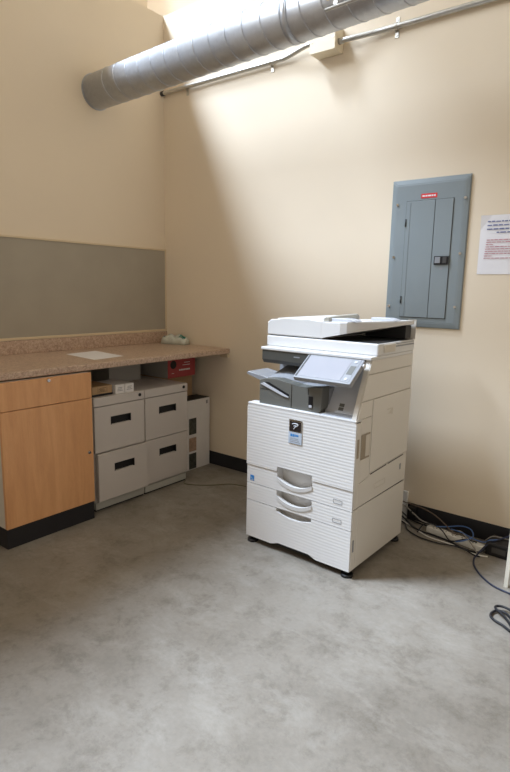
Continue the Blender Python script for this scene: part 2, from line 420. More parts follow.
def patch(name, mat, u0, u1, v0, v1, lab):
    bm = NB(); a = 8
    g = [[bm.verts.new(tuple(Vector(pk(u0+(u1-u0)*i/a, v0+(v1-v0)*j/a, 1)) + Vector((0, 0, 0.0012)))) for j in range(a+1)] for i in range(a+1)]
    for i in range(a):
        for j in range(a): bm.faces.new([g[i][j], g[i+1][j], g[i+1][j+1], g[i][j+1]])
    bmesh.ops.solidify(bm, geom=list(bm.faces), thickness=0.0008)
    return obj(name, bm, mat, t, lab, smooth=True)
patch('teal_band', M['teal'], 0.74, 0.92, 0.08, 0.92, 'teal printed end')
patch('opening_flap', M['whitebox'], 0.30, 0.56, 0.25, 0.78, 'white resealing flap')
patch('dark_band', M['inkgrey'], 0.08, 0.16, 0.1, 0.9, 'grey printed end')

# ------------------------------------------------------------------ copier
OX, OY, OA, OW, OD = 1.5500, -0.8665, -0.01475, 0.632, 0.572
C = thing('photocopier', 'large white office photocopier with a tilted touchscreen and paper drawers', 'photocopier', (OX, OY, 0), OA)
# core carcass (seen only in the gaps)
bm = NB(); box(bm, 0.006, OW-0.006, 0.060, OD-0.003, 0.045, 0.758); box(bm, 0.006, 0.194, 0.012, 0.0599, 0.045, 0.758); box(bm, 0.417, OW-0.006, 0.012, 0.0599, 0.045, 0.758); box(bm, 0.1941, 0.4169, 0.012, 0.0599, 0.470, 0.758); box(bm, 0.1941, 0.4169, 0.012, 0.0599, 0.045, 0.196); obj('inner_frame', bm, M['core'], C, 'dark frame in the gaps')
bm = NB()
box(bm, 0.02, OW-0.02, 0.02, OD-0.02, 0.030, 0.0449)
obj('base_plate', bm, M['black'], C, 'black base')
for (a, b) in ((0.026, 0.030), (OW-0.026, 0.030), (0.026, OD-0.030), (OW-0.026, OD-0.030)):
    bm = NB(); cyl(bm, (a, b, 0.0), (a, b, 0.014), 0.030, 0.028, 20); cyl(bm, (a, b, 0.014), (a, b, 0.0298), 0.016, 0.016, 16)
    obj('foot', bm, M['black'], C, 'black levelling foot')

FB = 0.011   # back of the front covers
def curve_cut(z_top, depth, a0=0.198, a1=0.411, n=10):
    out = []
    for i in range(n+1):
        u = i/n; a = a1 + (a0-a1)*u
        d = depth*(1-abs(2*u-1)**2.2)*0.55 + depth*0.45
        out.append((a, z_top-d))
    return out
# lower cabinet front
bm = NB()
pts = [(0.002, 0.036), (0.17, 0.036), (0.215, 0.052), (0.40, 0.052), (0.445, 0.036), (OW-0.002, 0.036), (OW-0.002, 0.2395), (0.411, 0.2395)] + curve_cut(0.2395, 0.036)[0:] + [(0.198, 0.2395), (0.002, 0.2395)]
prism(bm, pts, 'y', 0.0, FB); obj('lower_front_cover', bm, M['ribbed'], C)
# two paper drawers
for (z0, z1) in ((0.2425, 0.3345), (0.3375, 0.4345)):
    bm = NB()
    pts = [(0.002, z0), (OW-0.002, z0), (OW-0.002, z1), (0.411, z1)] + curve_cut(z1, 0.058) + [(0.198, z1), (0.002, z1)]
    prism(bm, pts, 'y', 0.0, FB)
    d = obj('paper_drawer', bm, M['ribbed'], C)
    bm = NB()
    lip = curve_cut(z1, 0.058)
    for i in range(len(lip)-1):
        (a, z), (a2, z2) = lip[i], lip[i+1]
        vs = [(a, -0.006, z+0.001), (a2, -0.006, z2+0.001), (a2, 0.030, z2-0.006), (a, 0.030, z-0.006), (a, -0.004, z-0.018), (a2, -0.004, z2-0.018), (a2, -0.0002, z2-0.024), (a, -0.0002, z-0.024)]
        v = [bm.verts.new(p) for p in vs]
        for f in ((0, 1, 2, 3), (4, 5, 1, 0), (7, 6, 5, 4), (3, 2, 6, 7), (0, 3, 7, 4), (1, 5, 6, 2)): bm.faces.new([v[k] for k in f])
    bmesh.ops.remove_doubles(bm, verts=list(bm.verts), dist=1e-5)
    obj('handle', bm, M['white'], d, 'smooth white finger grip')
    bm = NB()
    zz = z0 + 0.020
    box(bm, 0.530, 0.578, -0.0012, -0.0002, zz, zz+0.0025); box(bm, 0.530, 0.532, -0.0012, -0.0002, zz, zz+0.020); box(bm, 0.576, 0.578, -0.0012, -0.0002, zz, zz+0.020); box(bm, 0.530, 0.578, -0.0012, -0.0002, zz+0.018, zz+0.020)
    obj('size_window', bm, M['mgrey'], d, 'grey outlined paper-size window')
# recess behind the grips
bm = NB()
box(bm, 0.1945, 0.4165, 0.052, 0.0595, 0.1965, 0.4695); box(bm, 0.1945, 0.1975, 0.0115, 0.0519, 0.1965, 0.4695); box(bm, 0.4135, 0.4165, 0.0115, 0.0519, 0.1965, 0.4695)
for z in (0.1965, 0.240, 0.335, 0.4665): box(bm, 0.1976, 0.4134, 0.0115, 0.0519, z, z+0.003)
obj('grip_recess', bm, M['white'], C)
# energy sticker
bm = NB(); box(bm, 0.024, 0.050, -0.0012, -0.0002, 0.350, 0.379); s = obj('energy_sticker', bm, M['blue'], C, 'small blue square sticker')
bm = NB(); box(bm, 0.028, 0.046, -0.0018, -0.0013, 0.3535, 0.3565); tube(bm, [(0.030+0.0014*k, -0.0016, 0.362+0.006*math.sin(k*0.6)) for k in range(11)], 0.0011, 6)
obj('sticker_mark', bm, M['badgelight'], s, 'pale swirl')
# main front door, with the grip notch in its lower edge
bm = NB()
pts = [(0.0, 0.4375), (0.198, 0.4375), (0.200, 0.463), (0.409, 0.463), (0.411, 0.4375), (OW, 0.4375), (OW, 0.752), (OW-0.006, 0.760), (0.006, 0.760), (0.0, 0.752)]
prism(bm, pts, 'y', -0.004, FB); obj('front_door', bm, M['ribbed'], C)
bx('front_door_lip', M['white'], C, 0.001, OW-0.001, -0.004, 0.060, 0.7602, 0.7700, 0.003)
# badge
b_ = bx('badge', M['chrome'], C, 0.268, 0.342, -0.0085, -0.0045, 0.662, 0.724, 0.001, 'chrome framed badge')
bx('badge_plate', M['badge'], b_, 0.2725, 0.3375, -0.0094, -0.0086, 0.666, 0.714, label='dark plate')
bm = NB()
tube(bm, [(0.288, -0.0098, 0.700), (0.300, -0.0098, 0.704), (0.318, -0.0098, 0.703), (0.322, -0.0098, 0.698), (0.310, -0.0098, 0.690), (0.302, -0.0098, 0.683), (0.298, -0.0098, 0.676)], 0.0028, 6)
tube(bm, [(0.296, -0.0098, 0.691), (0.308, -0.0098, 0.694), (0.318, -0.0098, 0.690)], 0.002, 6)
obj('badge_emblem', bm, M['lgrey'], b_, 'silver wave emblem')
b2 = bx('model_plate', M['badgelight'], C, 0.266, 0.344, -0.0080, -0.0045, 0.602, 0.660, 0.001, 'pale blue plate')
bm = NB()
for (a, b, z0, z1) in ((0.278, 0.290, 0.638, 0.651), (0.292, 0.301, 0.638, 0.651), (0.303, 0.309, 0.640, 0.650), (0.311, 0.325, 0.641, 0.649)):
    box(bm, a, b, -0.0086, -0.0081, z0, z1)
obj('plate_lettering', bm, M['blue'], b2, 'blurred blue lettering')
bm = NB()
for k in range(3): box(bm, 0.274, 0.336-0.006*k, -0.0085, -0.0081, 0.611+0.008*k, 0.614+0.008*k)
obj('plate_small_print', bm, M['mgrey'], b2, 'small grey print')

# right side covers
SA0, SA1 = OW-0.0058, OW
def side(name, pts, mat=M['warmwhite'], lab=None, t=0.0):
    bm = NB(); prism(bm, pts, 'x', SA0, SA1+t, 0.0012, 1); return obj(name, bm, mat, C, lab)
def rect(b0, b1, z0, z1): return [(b0, z0), (b1, z0), (b1, z1), (b0, z1)]
side('front_edge_trim', rect(0.0115, 0.050, 0.036, 0.338))
side('lower_side_cover', rect(0.0525, 0.575, 0.036, 0.3400))
side('rear_edge_trim', rect(0.577, OD, 0.036, 0.755))
side('upper_edge_trim', rect(0.0115, 0.042, 0.3420, 0.755))
side('tray_side_cover', [(0.0440, 0.3440), (0.575, 0.3490), (0.575, 0.5020), (0.1475, 0.4850), (0.1475, 0.4720), (0.0440, 0.458)])
sd = side('side_door', [(0.150, 0.4895), (0.575, 0.5065), (0.575, 0.848), (0.150, 0.848)], t=0.003)
side('side_strip', [(0.0440, 0.4600), (0.1475, 0.4745), (0.1475, 0.768), (0.0440, 0.768)])
bm = NB()
box(bm, OW+0.0031, OW+0.005, 0.300, 0.362, 0.775, 0.778); box(bm, OW+0.0031, OW+0.005, 0.352, 0.362, 0.745, 0.775)
prism(bm, [(0.310, 0.752), (0.352, 0.752), (0.352, 0.775)], 'x', OW+0.0031, OW+0.0042)
obj('door_grip', bm, M['melamine'], sd)
w = bx('side_window', M['window'], C, OW+0.0002, OW+0.003, 0.050, 0.135, 0.575, 0.695, 0.001, 'tan recessed panel')
bx('window_label', M['melamine'], w, OW+0.0031, OW+0.0036, 0.092, 0.130, 0.585, 0.688, label='paler strip')
bx('trim_label', M['window'], C, OW+0.0002, OW+0.001, 0.014, 0.032, 0.59, 0.68, label='narrow grey grip')
bx('trim_slot', M['mgrey'], C, OW+0.0002, OW+0.001, 0.018, 0.032, 0.13, 0.19, label='narrow grey grip')
bm = NB()
for (b0, b1, z0, z1) in ((0.215, 0.330, 0.392, 0.394), (0.215, 0.330, 0.417, 0.419), (0.215, 0.217, 0.392, 0.419), (0.328, 0.330, 0.392, 0.419)): box(bm, OW+0.0002, OW+0.0012, b0, b1, z0, z1)
obj('side_grip_outline', bm, M['melamine'], C)
bm = NB(); box(bm, OW+0.0002, OW+0.0012, 0.497, 0.515, 0.420, 0.452, 0.0004); obj('cover_catch', bm, M['mgrey'], C, 'grey catch')
for (b0, b1) in ((0.160, 0.335), (0.350, 0.535)):
    bm = NB(); zl = lambda b: 0.4826+(b-0.1475)*0.03977
    prism(bm, [(b0, zl(b0)-0.005), (b1, zl(b1)-0.005), (b1, zl(b1)), (b0, zl(b0))], 'x', OW+0.0002, OW+0.001); obj('vent_slot', bm, M['black'], C, 'dark slot under the side door')

# upper body, console well and right column
bm = NB(); box(bm, 0.0, OW-0.030, 0.27, OD-0.003, 0.7605, 1.033); obj('rear_housing', bm, M['mgrey'], C, 'grey rear housing')
def colb(z): return 0.003 + 0.112*(z-0.7625)/0.2725   # sloping front edge of the column
bm = NB(); prism(bm, [(0.003, 0.7705), (OD-0.004, 0.7705), (OD-0.004, 1.0335), (0.115, 1.0335)], 'x', OW-0.0295, OW-0.0060); obj('right_column', bm, M['warmwhite'], C)
def pan(z0, z1, b1=0.575): return [(colb(z0)+0.002, z0), (b1, z0), (b1, z1), (colb(z1)+0.002, z1)]
side('column_cover', [(colb(0.7705)+0.002, 0.7705), (0.1475, 0.7705), (0.1475, 0.848), (colb(0.848)+0.002, 0.848)])
side('column_cover', pan(0.8515, 0.9680)); side('column_cover', pan(0.9715, 1.0335))
side('rear_edge_trim', rect(0.577, OD, 0.758, 1.0335))
# sloping silver console face under the screen
bm = NB(); prism(bm, [(0.061, 0.7605), (0.269, 0.7605), (0.269, 1.02), (0.20, 1.02), (0.062, 0.772)], 'x', 0.425, OW-0.030, 0.001, 1)
co = obj('console_face', bm, M['lgrey'], C, 'sloping silver console')
bm = NB()
prism(bm, [(0.0004, 0.7702), (0.0602, 0.7702), (0.0602, 0.7770), (0.004, 0.7730)], 'x', 0.440, OW-0.030); obj('console_ledge', bm, M['lgrey'], C, 'silver ledge')
def on_slope(z): return 0.062 + 0.138*(z-0.772)/0.248
bm = NB()
for (za, zb) in ((0.788, 0.802), (0.805, 0.819)):
    vs = [(0.492, on_slope(za)-0.0015, za), (0.518, on_slope(za)-0.0015, za), (0.518, on_slope(zb)-0.0015, zb), (0.492, on_slope(zb)-0.0015, zb)]
    v = [bm.verts.new(p) for p in vs] + [bm.verts.new((p[0], p[1]+0.0012, p[2])) for p in vs]
    for f in ((0, 1, 2, 3), (7, 6, 5, 4), (0, 4, 5, 1), (1, 5, 6, 2), (2, 6, 7, 3), (3, 7, 4, 0)): bm.faces.new([v[k] for k in f])
obj('power_switch', bm, M['dgrey'], co, 'dark power switch')
# dark fascia band under the scanner, on the left
bm = NB(); prism(bm, [(0.105, 1.0335), (0.105, 0.985), (0.118, 0.966), (0.268, 0.966), (0.268, 1.0335)], 'x', 0.002, 0.300, 0.004, 2); fb = obj('upper_fascia', bm, M['fascia'], C, 'charcoal fascia')
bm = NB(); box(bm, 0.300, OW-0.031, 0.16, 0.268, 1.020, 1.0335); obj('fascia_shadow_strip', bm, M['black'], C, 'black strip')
bm = NB(); box(bm, 0.205, 0.240, 0.1035, 0.1048, 1.008, 1.014); obj('fascia_lettering', bm, M['mgrey'], fb, 'small grey lettering')
# finisher unit
bm = NB()
prof = [(0.062, 0.7704), (0.418, 0.7704), (0.432, 0.790), (0.436, 0.898), (0.40, 0.890), (0.34, 0.885), (0.29, 0.884), (0.262, 0.892), (0.225, 0.896), (0.17, 0.906), (0.10, 0.900), (0.062, 0.892)]
prism(bm, prof, 'y', 0.014, 0.08, 0.003, 2)
fin = obj('finisher', bm, M['dgrey'], C, 'charcoal output finisher')
bm = NB()
# sloping silver-grey top of the finisher, rising toward the back
def topz(a): return 0.893 + 0.016*math.exp(-((a-0.16)/0.09)**2) if a < 0.262 else 0.888
A = [0.064+0.3725*i/24 for i in range(25)]
B_ = [0.0803, 0.14, 0.20, 0.268]
g = [[bm.verts.new((a, b, topz(a)-0.004 + (b-0.080)*(0.28 if a < 0.27 else 0.06))) for b in B_] for a in A]
h = [[bm.verts.new((a, b, 0.7704)) for b in (B_[0], B_[-1])] for a in A]
for i in range(24):
    for j in range(3): f = bm.faces.new([g[i][j], g[i+1][j], g[i+1][j+1], g[i][j+1]])
    bm.faces.new([h[i][0], h[i+1][0], g[i+1][0], g[i][0]]); bm.faces.new([g[i][3], g[i+1][3], h[i+1][1], h[i][1]])
bm.faces.new([h[0][0]] + g[0] + [h[0][1]]); bm.faces.new([h[-1][0]] + g[-1] + [h[-1][1]])
obj('paper_exit_cover', bm, M['mgrey'], C, 'grey sloping top of the finisher')
bm = NB(); box(bm, 0.10, 0.125, 0.165, 0.185, 0.9085, 0.922); obj('exit_sensor', bm, M['dgrey'], C, 'dark square sensor')
bm = NB(); prism(bm, [(0.098, 0.884), (0.124, 0.884), (0.246, 0.838), (0.246, 0.830), (0.225, 0.836)], 'y', 0.0105, 0.0135); obj('jam_slot', bm, M['black'], fin, 'black slanted slot')
bm = NB(); prism(bm, [(0.070, 0.872), (0.090, 0.880), (0.246, 0.826), (0.246, 0.822), (0.215, 0.826)], 'y', 0.008, 0.0135); obj('jam_lever', bm, M['lgrey'], fin, 'silver lever')
for (a0, a1, za, zb) in ((0.260, 0.2625, 0.774, 0.888), (0.358, 0.3605, 0.852, 0.882), (0.066, 0.2, 0.846, 0.848)): bx('panel_seam', M['black'], fin, a0, a1, 0.0126, 0.0138, za, zb, label='dark seam')
s = bx('button_recess', M['black'], fin, 0.362, 0.386, 0.0112, 0.0136, 0.790, 0.846, 0.0005, 'black recess')
bx('staple_button', M['lgrey'], s, 0.366, 0.383, 0.0085, 0.011, 0.791, 0.803, 0.001, 'pale button')
# output tray sticking out on the left
bm = NB()
prism(bm, [(-0.092, 0.900), (-0.088, 0.894), (0.0, 0.872), (0.061, 0.862), (0.061, 0.888), (0.0, 0.896), (-0.085, 0.910)], 'y', 0.095, 0.27, 0.002, 1)
obj('output_tray', bm, M['mgrey'], C, 'grey output tray at the left end')
# touchscreen
scr = bpy.data.objects.new('touchscreen', None)
bm = NB(); box(bm, -0.152, 0.152, -0.079, 0.083, -0.013, 0.013, 0.004); scr = obj('touchscreen', bm, M['mgrey'], C, 'tilted silver framed touchscreen')
scr.location = (0.466, 0.014, 0.979); scr.rotation_euler = (math.radians(36), 0, 0)
bx('display', M['screen'], scr, -0.134, 0.094, -0.066, 0.074, 0.0131, 0.0140, label='pale glossy display')
bx('display_bezel', M['core'], scr, -0.144, -0.136, -0.070, 0.080, 0.0131, 0.0142, label='dark bezel line')
bx('display_bezel', M['mgrey'], scr, -0.134, 0.094, 0.0745, 0.080, 0.0131, 0.0142, label='grey bezel line')
bx('key_strip', M['mgrey'], scr, 0.097, 0.138, -0.070, 0.078, 0.0131, 0.0142, label='grey key strip')
bx('key_group', M['dgrey'], scr, 0.104, 0.132, -0.022, 0.034, 0.0143, 0.0152, label='dark keys')
for y in (-0.052, 0.060):
    bm = NB(); cyl(bm, (0.118, y, 0.0143), (0.118, y, 0.0165), 0.008, n=16); obj('key', bm, M['lgrey'], scr, 'round silver key')
bm = NB(); cyl(bm, (0.152, 0.055, 0.0), (0.160, 0.055, 0.0), 0.010, n=16); obj('tilt_knob', bm, M['white'], scr, 'white knob')
bm = NB(); prism(bm, [(0.075, 0.99), (0.145, 0.92), (0.165, 0.96), (0.12, 1.012)], 'x', 0.40, 0.53); obj('screen_arm', bm, M['dgrey'], C, 'dark screen arm')

# deck, scanner and document feeder
bm = NB(); box(bm, -0.003, OW+0.003, 0.100, OD, 1.0338, 1.0495, 0.004); obj('top_deck', bm, M['white'], C)
bm = NB(); box(bm, -0.010, OW+0.005, 0.160, OD, 1.0497, 1.1060, 0.006); sb = obj('scanner_base', bm, M['white'], C)
bm = NB(); box(bm, OW+0.0052, OW+0.011, 0.215, 0.335, 1.062, 1.100, 0.003); obj('side_handle', bm, M['melamine'], sb, 'beige side handle')
bm = NB(); box(bm, OW+0.0052, OW+0.008, 0.350, 0.560, 1.082, 1.088); box(bm, OW+0.0052, OW+0.008, 0.350, 0.56, 1.096, 1.100); obj('hinge_slots', bm, M['mgrey'], sb, 'grey slots')
# feeder: thick on the left, its input tray cantilevered to the right
bm = NB()
prism(bm, [(-0.008, 1.1105), (0.330, 1.1105), (0.330, 1.195), (0.25, 1.198), (0.10, 1.197), (0.014, 1.190), (-0.008, 1.176)], 'y', 0.160, 0.565, 0.006, 3)
plan = [(0.322, 0.1605), (0.43, 0.1605), (0.46, 0.172), (OW-0.012, 0.44), (OW, 0.465), (OW, 0.565), (0.322, 0.565)]
zb = lambda a: 1.112 + max(0, a-0.33)*0.235
zt = lambda a: 1.194 + max(0, a-0.33)*0.03
vb = [bm.verts.new((a, b, zb(a))) for a, b in plan]; vt = [bm.verts.new((a, b, zt(a))) for a, b in plan]
vm = [bm.verts.new((a+(0.0 if a > 0.33 else 0), b, zt(a)-0.006)) for a, b in plan]
cx_, cy_ = 0.48, 0.40
for v_ in vt:
    if v_.co.x > 0.33: v_.co.x += (cx_-v_.co.x)*0.025; v_.co.y += (cy_-v_.co.y)*0.025
bm.faces.new(vb); bm.faces.new(vt)
for i in range(7):
    j = (i+1) % 7; bm.faces.new([vb[i], vb[j], vm[j], vm[i]]); bm.faces.new([vm[i], vm[j], vt[j], vt[i]])
fd = obj('document_feeder', bm, M['white'], C)
bm = NB(); box(bm, 0.002, 0.36, 0.175, OD-0.01, 1.1062, 1.1103); obj('platen_gap', bm, M['core'], C, 'dark gap under the feeder')
bm = NB(); box(bm, 0.345, OW-0.003, 0.172, 0.555, 1.1062, 1.1082); obj('document_exit_tray', bm, M['black'], C, 'black exit tray')
bm = NB()
prism(bm, [(0.395, 1.1125), (0.395, 1.126), (OW-0.012, 1.178), (OW-0.012, 1.1125)], 'y', 0.49, 0.555); obj('exit_cavity', bm, M['black'], C, 'black cavity wall')
bm = NB(); box(bm, OW-0.040, OW+0.004, 0.577, OD+0.006, 1.1064, 1.206, 0.004); box(bm, 0.004, OW-0.041, 0.577, OD+0.006, 1.1064, 1.188, 0.004); obj('feeder_hinge', bm, M['warmwhite'], C)
bm = NB(); tube(bm, [(0.345, 0.172, 1.2015), (0.342, 0.20, 1.204), (0.330, 0.35, 1.209), (0.322, 0.52, 1.211)], 0.0135, 14); obj('feeder_cover_edge', bm, M['filebase'], fd, 'rounded grey edge of the feeder cover')
bm = NB(); prism(bm, [(0.03, 1.186), (0.325, 1.190), (0.325, 1.212), (0.16, 1.209), (0.03, 1.196)], 'y', 0.20, 0.555, 0.004, 2); obj('feeder_top', bm, M['white'], fd)
for (a0, b0, b1) in ((0.362, 0.195, 0.262), (0.470, 0.400, 0.470)):
    bm = NB(); prism(bm, [(a0, zt(a0)-0.002), (a0+0.135, zt(a0+0.135)-0.002), (a0+0.125, zt(a0)+0.010), (a0+0.095, zt(a0)+0.017), (a0, zt(a0)+0.016)], 'y', b0, b1, 0.003, 2); obj('paper_guide', bm, M['lgrey'], fd, 'grey paper guide')

# ------------------------------------------------------------------ breaker panel
PX0, PX1, PZ0, PZ1 = 1.885, 2.318, 1.150, 1.958
t = thing('breaker_panel', 'grey electrical breaker panel cover on the right wall above the copier', 'electrical panel', (0.005, 0, PZ0))
bm = NB()
H_ = PZ1-PZ0
o4 = [(PX0, 0), (PX1, 0), (PX1, H_), (PX0, H_)]; i4 = [(PX0+0.028, 0.028), (PX1-0.028, 0.028), (PX1-0.028, H_-0.028), (PX0+0.028, H_-0.028)]
va = [bm.verts.new((x, -0.0005, z)) for x, z in o4]; vb = [bm.verts.new((x, -0.012, z)) for x, z in o4]; vc = [bm.verts.new((x, -0.0185, z)) for x, z in i4]
bm.faces.new(va)
for i in range(4):
    j = (i+1) % 4
    bm.faces.new([va[i], va[j], vb[j], vb[i]]); bm.faces.new([vb[i], vb[j], vc[j], vc[i]])
bm.faces.new(vc)
bmesh.ops.bevel(bm, geom=[e for e in bm.edges if all(abs(v.co.y+0.0185) < 1e-5 or abs(v.co.y+0.012) < 1e-5 for v in e.verts)], offset=0.004, segments=2, affect='EDGES')
obj('cover_plate', bm, M['panel'], t)
z0, z1 = 1.206-PZ0, 1.840-PZ0
bx('door_gap', M['panelgap'], t, 1.9755, 2.2405, -0.0193, -0.0187, z0-0.003, z1+0.003, label='dark gap round the door')
dr = bx('door', M['panel'], t, 1.978, 2.1395, -0.0240, -0.0195, z0, z1, 0.0012)
bm = NB(); box(bm, 2.0005, 2.0025, -0.0255, -0.0241, z0+0.004, z1-0.004); obj('door_fold', bm, M['panel'], dr)
for z in (1.726, 1.302):
    bm = NB(); cyl(bm, (1.979, -0.0255, z-PZ0-0.02), (1.979, -0.0255, z-PZ0+0.02), 0.004, n=12); obj('hinge', bm, M['panelgap'], dr, 'dark hinge')
bx('door_leaf', M['panel'], t, 2.1425, 2.238, -0.0240, -0.0195, z0, z1, 0.0012)
la = bx('latch', M['black'], t, 2.157, 2.237, -0.0305, -0.0242, 1.495-PZ0, 1.541-PZ0, 0.002, 'black latch')
bx('latch_button', M['mgrey'], la, 2.163, 2.193, -0.034, -0.0307, 1.503-PZ0, 1.536-PZ0, 0.002, 'grey slide button')
bx('latch_pull', M['core'], la, 2.205, 2.228, -0.0325, -0.0307, 1.503-PZ0, 1.536-PZ0, 0.002)
bm = NB(); cyl(bm, (2.198, -0.0241, 1.476-PZ0), (2.198, -0.0249, 1.476-PZ0), 0.008, n=18); obj('maker_mark', bm, M['mgrey'], t, 'faint round mark')
rl = bx('warning_label', M['red'], t, 2.057, 2.146, -0.0197, -0.0186, 1.852-PZ0, 1.876-PZ0, label='red warning label')
bm = NB()
for (a, b) in ((2.064, 2.078), (2.081, 2.092), (2.095, 2.112), (2.115, 2.124), (2.127, 2.138)): box(bm, a, b, -0.0201, -0.0198, 1.860-PZ0, 1.868-PZ0)
obj('label_lettering', bm, M['paper'], rl, 'blurred white lettering')
for (x, z) in ((1.923, 1.827), (2.297, 1.838), (1.918, 1.540), (2.292, 1.553), (1.907, 1.264), (2.287, 1.270)):
    bm = NB(); cyl(bm, (x, -0.0150, z-PZ0), (x, -0.0225, z-PZ0), 0.009, 0.007, 18); box(bm, x-0.006, x+0.006, -0.0229, -0.0226, z-PZ0-0.001, z-PZ0+0.001)
    obj('screw', bm, M['chrome'], t, 'chrome screw')

# ------------------------------------------------------------------ notice on the wall
t = thing('paper_notice', 'white paper notice with blue heading and red text taped to the right wall', 'notice', (2.388, -0.001, 1.445))
bm = NB(); n = 12
def sheet_y(i, j): return -0.001-0.0025*(math.sin(i*0.9)*0.5+0.5)*(j/n)*(1-j/n)*2 - 0.008*max(0, 1-(i/n)/0.25-(1-j/n)/0.25)
g = [[[bm.verts.new((0.216*i/n, sheet_y(i, j)+d, 0.298*j/n)) for j in range(n+1)] for i in range(n+1)] for d in (-0.0004, 0.0004)]
for k in (0, 1):
    for i in range(n):
        for j in range(n): bm.faces.new([g[k][i][j], g[k][i+1][j], g[k][i+1][j+1], g[k][i][j+1]])
rim = [(i, 0) for i in range(n)] + [(n, j) for j in range(n)] + [(i, n) for i in range(n, 0, -1)] + [(0, j) for j in range(n, 0, -1)]
for (p, q) in zip(rim, rim[1:]+rim[:1]): bm.faces.new([g[0][p[0]][p[1]], g[0][q[0]][q[1]], g[1][q[0]][q[1]], g[1][p[0]][p[1]]])
obj('sheet', bm, M['paper'], t)
rnd = random.Random(3)
def words(bm, x0, x1, z, h, wmin, wmax, gap):
    x = x0
    while x < x1:
        w = min(rnd.uniform(wmin, wmax), x1-x); hh = h*rnd.uniform(0.8, 1.05)
        box(bm, x, x+w, -0.0046, -0.0040, z, z+hh); x += w+gap
bm = NB()
for (xs, xe, z) in ((0.034, 0.185, 0.263), (0.034, 0.190, 0.244), (0.033, 0.188, 0.225), (0.082, 0.150, 0.208)): words(bm, xs, xe, z, 0.0065, 0.010, 0.030, 0.0045)
obj('blue_heading', bm, M['inkblue'], t, 'blurred blue heading')
bm = NB()
for k, (xe) in enumerate((0.19, 0.185, 0.07, 0.19, 0.185, 0.19, 0.186, 0.07, 0.19)): words(bm, 0.036-0.001*k, xe, 0.172-0.0115*k, 0.0040, 0.008, 0.026, 0.003)
obj('red_lines', bm, M['inkred'], t, 'blurred red lines')

# ------------------------------------------------------------------ duct, conduit and junction box
DY, DZ, DR = -0.61, 2.6157, 0.1089
t = thing('spiral_duct', 'round galvanised spiral air duct running out of the left wall overhead', 'duct', (0, DY, DZ))
t.rotation_euler = (0, -0.0152, -0.0205)
bm = NB(); cyl(bm, (0.004, 0, 0), (4.6, 0, 0), DR, n=64); obj('duct_pipe', bm, M['galv'], t)
bm = NB(); pts = []
pitch = 0.115; x = 0.16; k = 0
N_ = int(4.3/pitch*40)
for i in range(N_+1):
    th = 2*math.pi*i/40
    pts.append((0.16+pitch*i/40, math.cos(th)*DR, math.sin(th)*DR))
tube(bm, pts, 0.0028, 5, smooth=False); obj('spiral_seam', bm, M['galv'], t)
bm = NB(); cyl(bm, (0.003, 0, 0), (0.010, 0, 0), DR+0.004, n=64); obj('end_collar', bm, M['galv'], t)
bm = NB(); cyl(bm, (1.60, 0, 0), (1.604, 0, 0), DR+0.0032, n=64); cyl(bm, (1.636, 0, 0), (1.640, 0, 0), DR+0.0032, n=64); cyl(bm, (1.604, 0, 0), (1.636, 0, 0), DR+0.002, n=64); obj('coupling_band', bm, M['galv'], t)

# pale channel with a bright metal rail hanging just in front of the duct
t = thing('hanging_rail', 'pale hanging channel with a bright metal rail crossing in front of the round duct', 'rail', (1.90, -0.82, 2.530))
t.rotation_euler = (0, -0.0152, -0.0205)
bm = NB(); cyl(bm, (0.0, 0, 0.006), (2.6, 0, 0.006), 0.0075, n=12); obj('rail_bar', bm, M['emt'], t, 'bright metal rail')
bm = NB(); box(bm, -0.006, 2.6, -0.020, 0.020, 0.050, 0.095, 0.002); obj('channel_body', bm, M['jbox'], t, 'cream channel')
for x in (0.05, 1.2, 2.5):
    bm = NB(); box(bm, x-0.010, x+0.010, -0.003, 0.003, 0.0138, 0.0498); obj('rail_hanger', bm, M['zinc'], t, 'metal hanger')
for x in (0.9, 2.3):
    bm = NB(); cyl(bm, (x, 0, 0.0952), (x+0.03, 0, 2.36-0.015*x), 0.005, n=8); obj('hanger_rod', bm, M['zinc'], t, 'thin metal rod')

CZ = 2.763
t = thing('conduit', 'thin metal electrical conduit running along the top of the right wall', 'conduit', (0, 0, CZ))
bm = NB(); tube(bm, [(0.001, -0.022, 0), (0.3, -0.022, 0), (0.7, -0.022, 0), (1.05, -0.022, 0.0), (1.15, -0.026, 0.004), (1.28, -0.045, 0.022), (1.352, -0.05, 0.025)], 0.0145, 12)
obj('pipe', bm, M['emt'], t)
bm = NB(); tube(bm, [(1.521, -0.05, -0.006), (1.58, -0.048, -0.006), (1.70, -0.030, -0.002), (1.80, -0.022, 0.0), (2.2, -0.022, 0), (3.4, -0.022, 0), (5.1, -0.022, 0)], 0.0145, 12)
obj('pipe', bm, M['emt'], t)
bm = NB(); cyl(bm, (0.0006, -0.022, 0), (0.028, -0.022, 0), 0.0175, n=20); obj('wall_connector', bm, M['core'], t, 'dark connector')
bm = NB(); cyl(bm, (1.330, -0.05, 0.025), (1.352, -0.05, 0.025), 0.017, n=16); obj('box_connector', bm, M['emt'], t)
bm = NB(); cyl(bm, (1.521, -0.05, -0.006), (1.545, -0.05, -0.006), 0.018, n=16); obj('box_connector', bm, M['emt'], t)
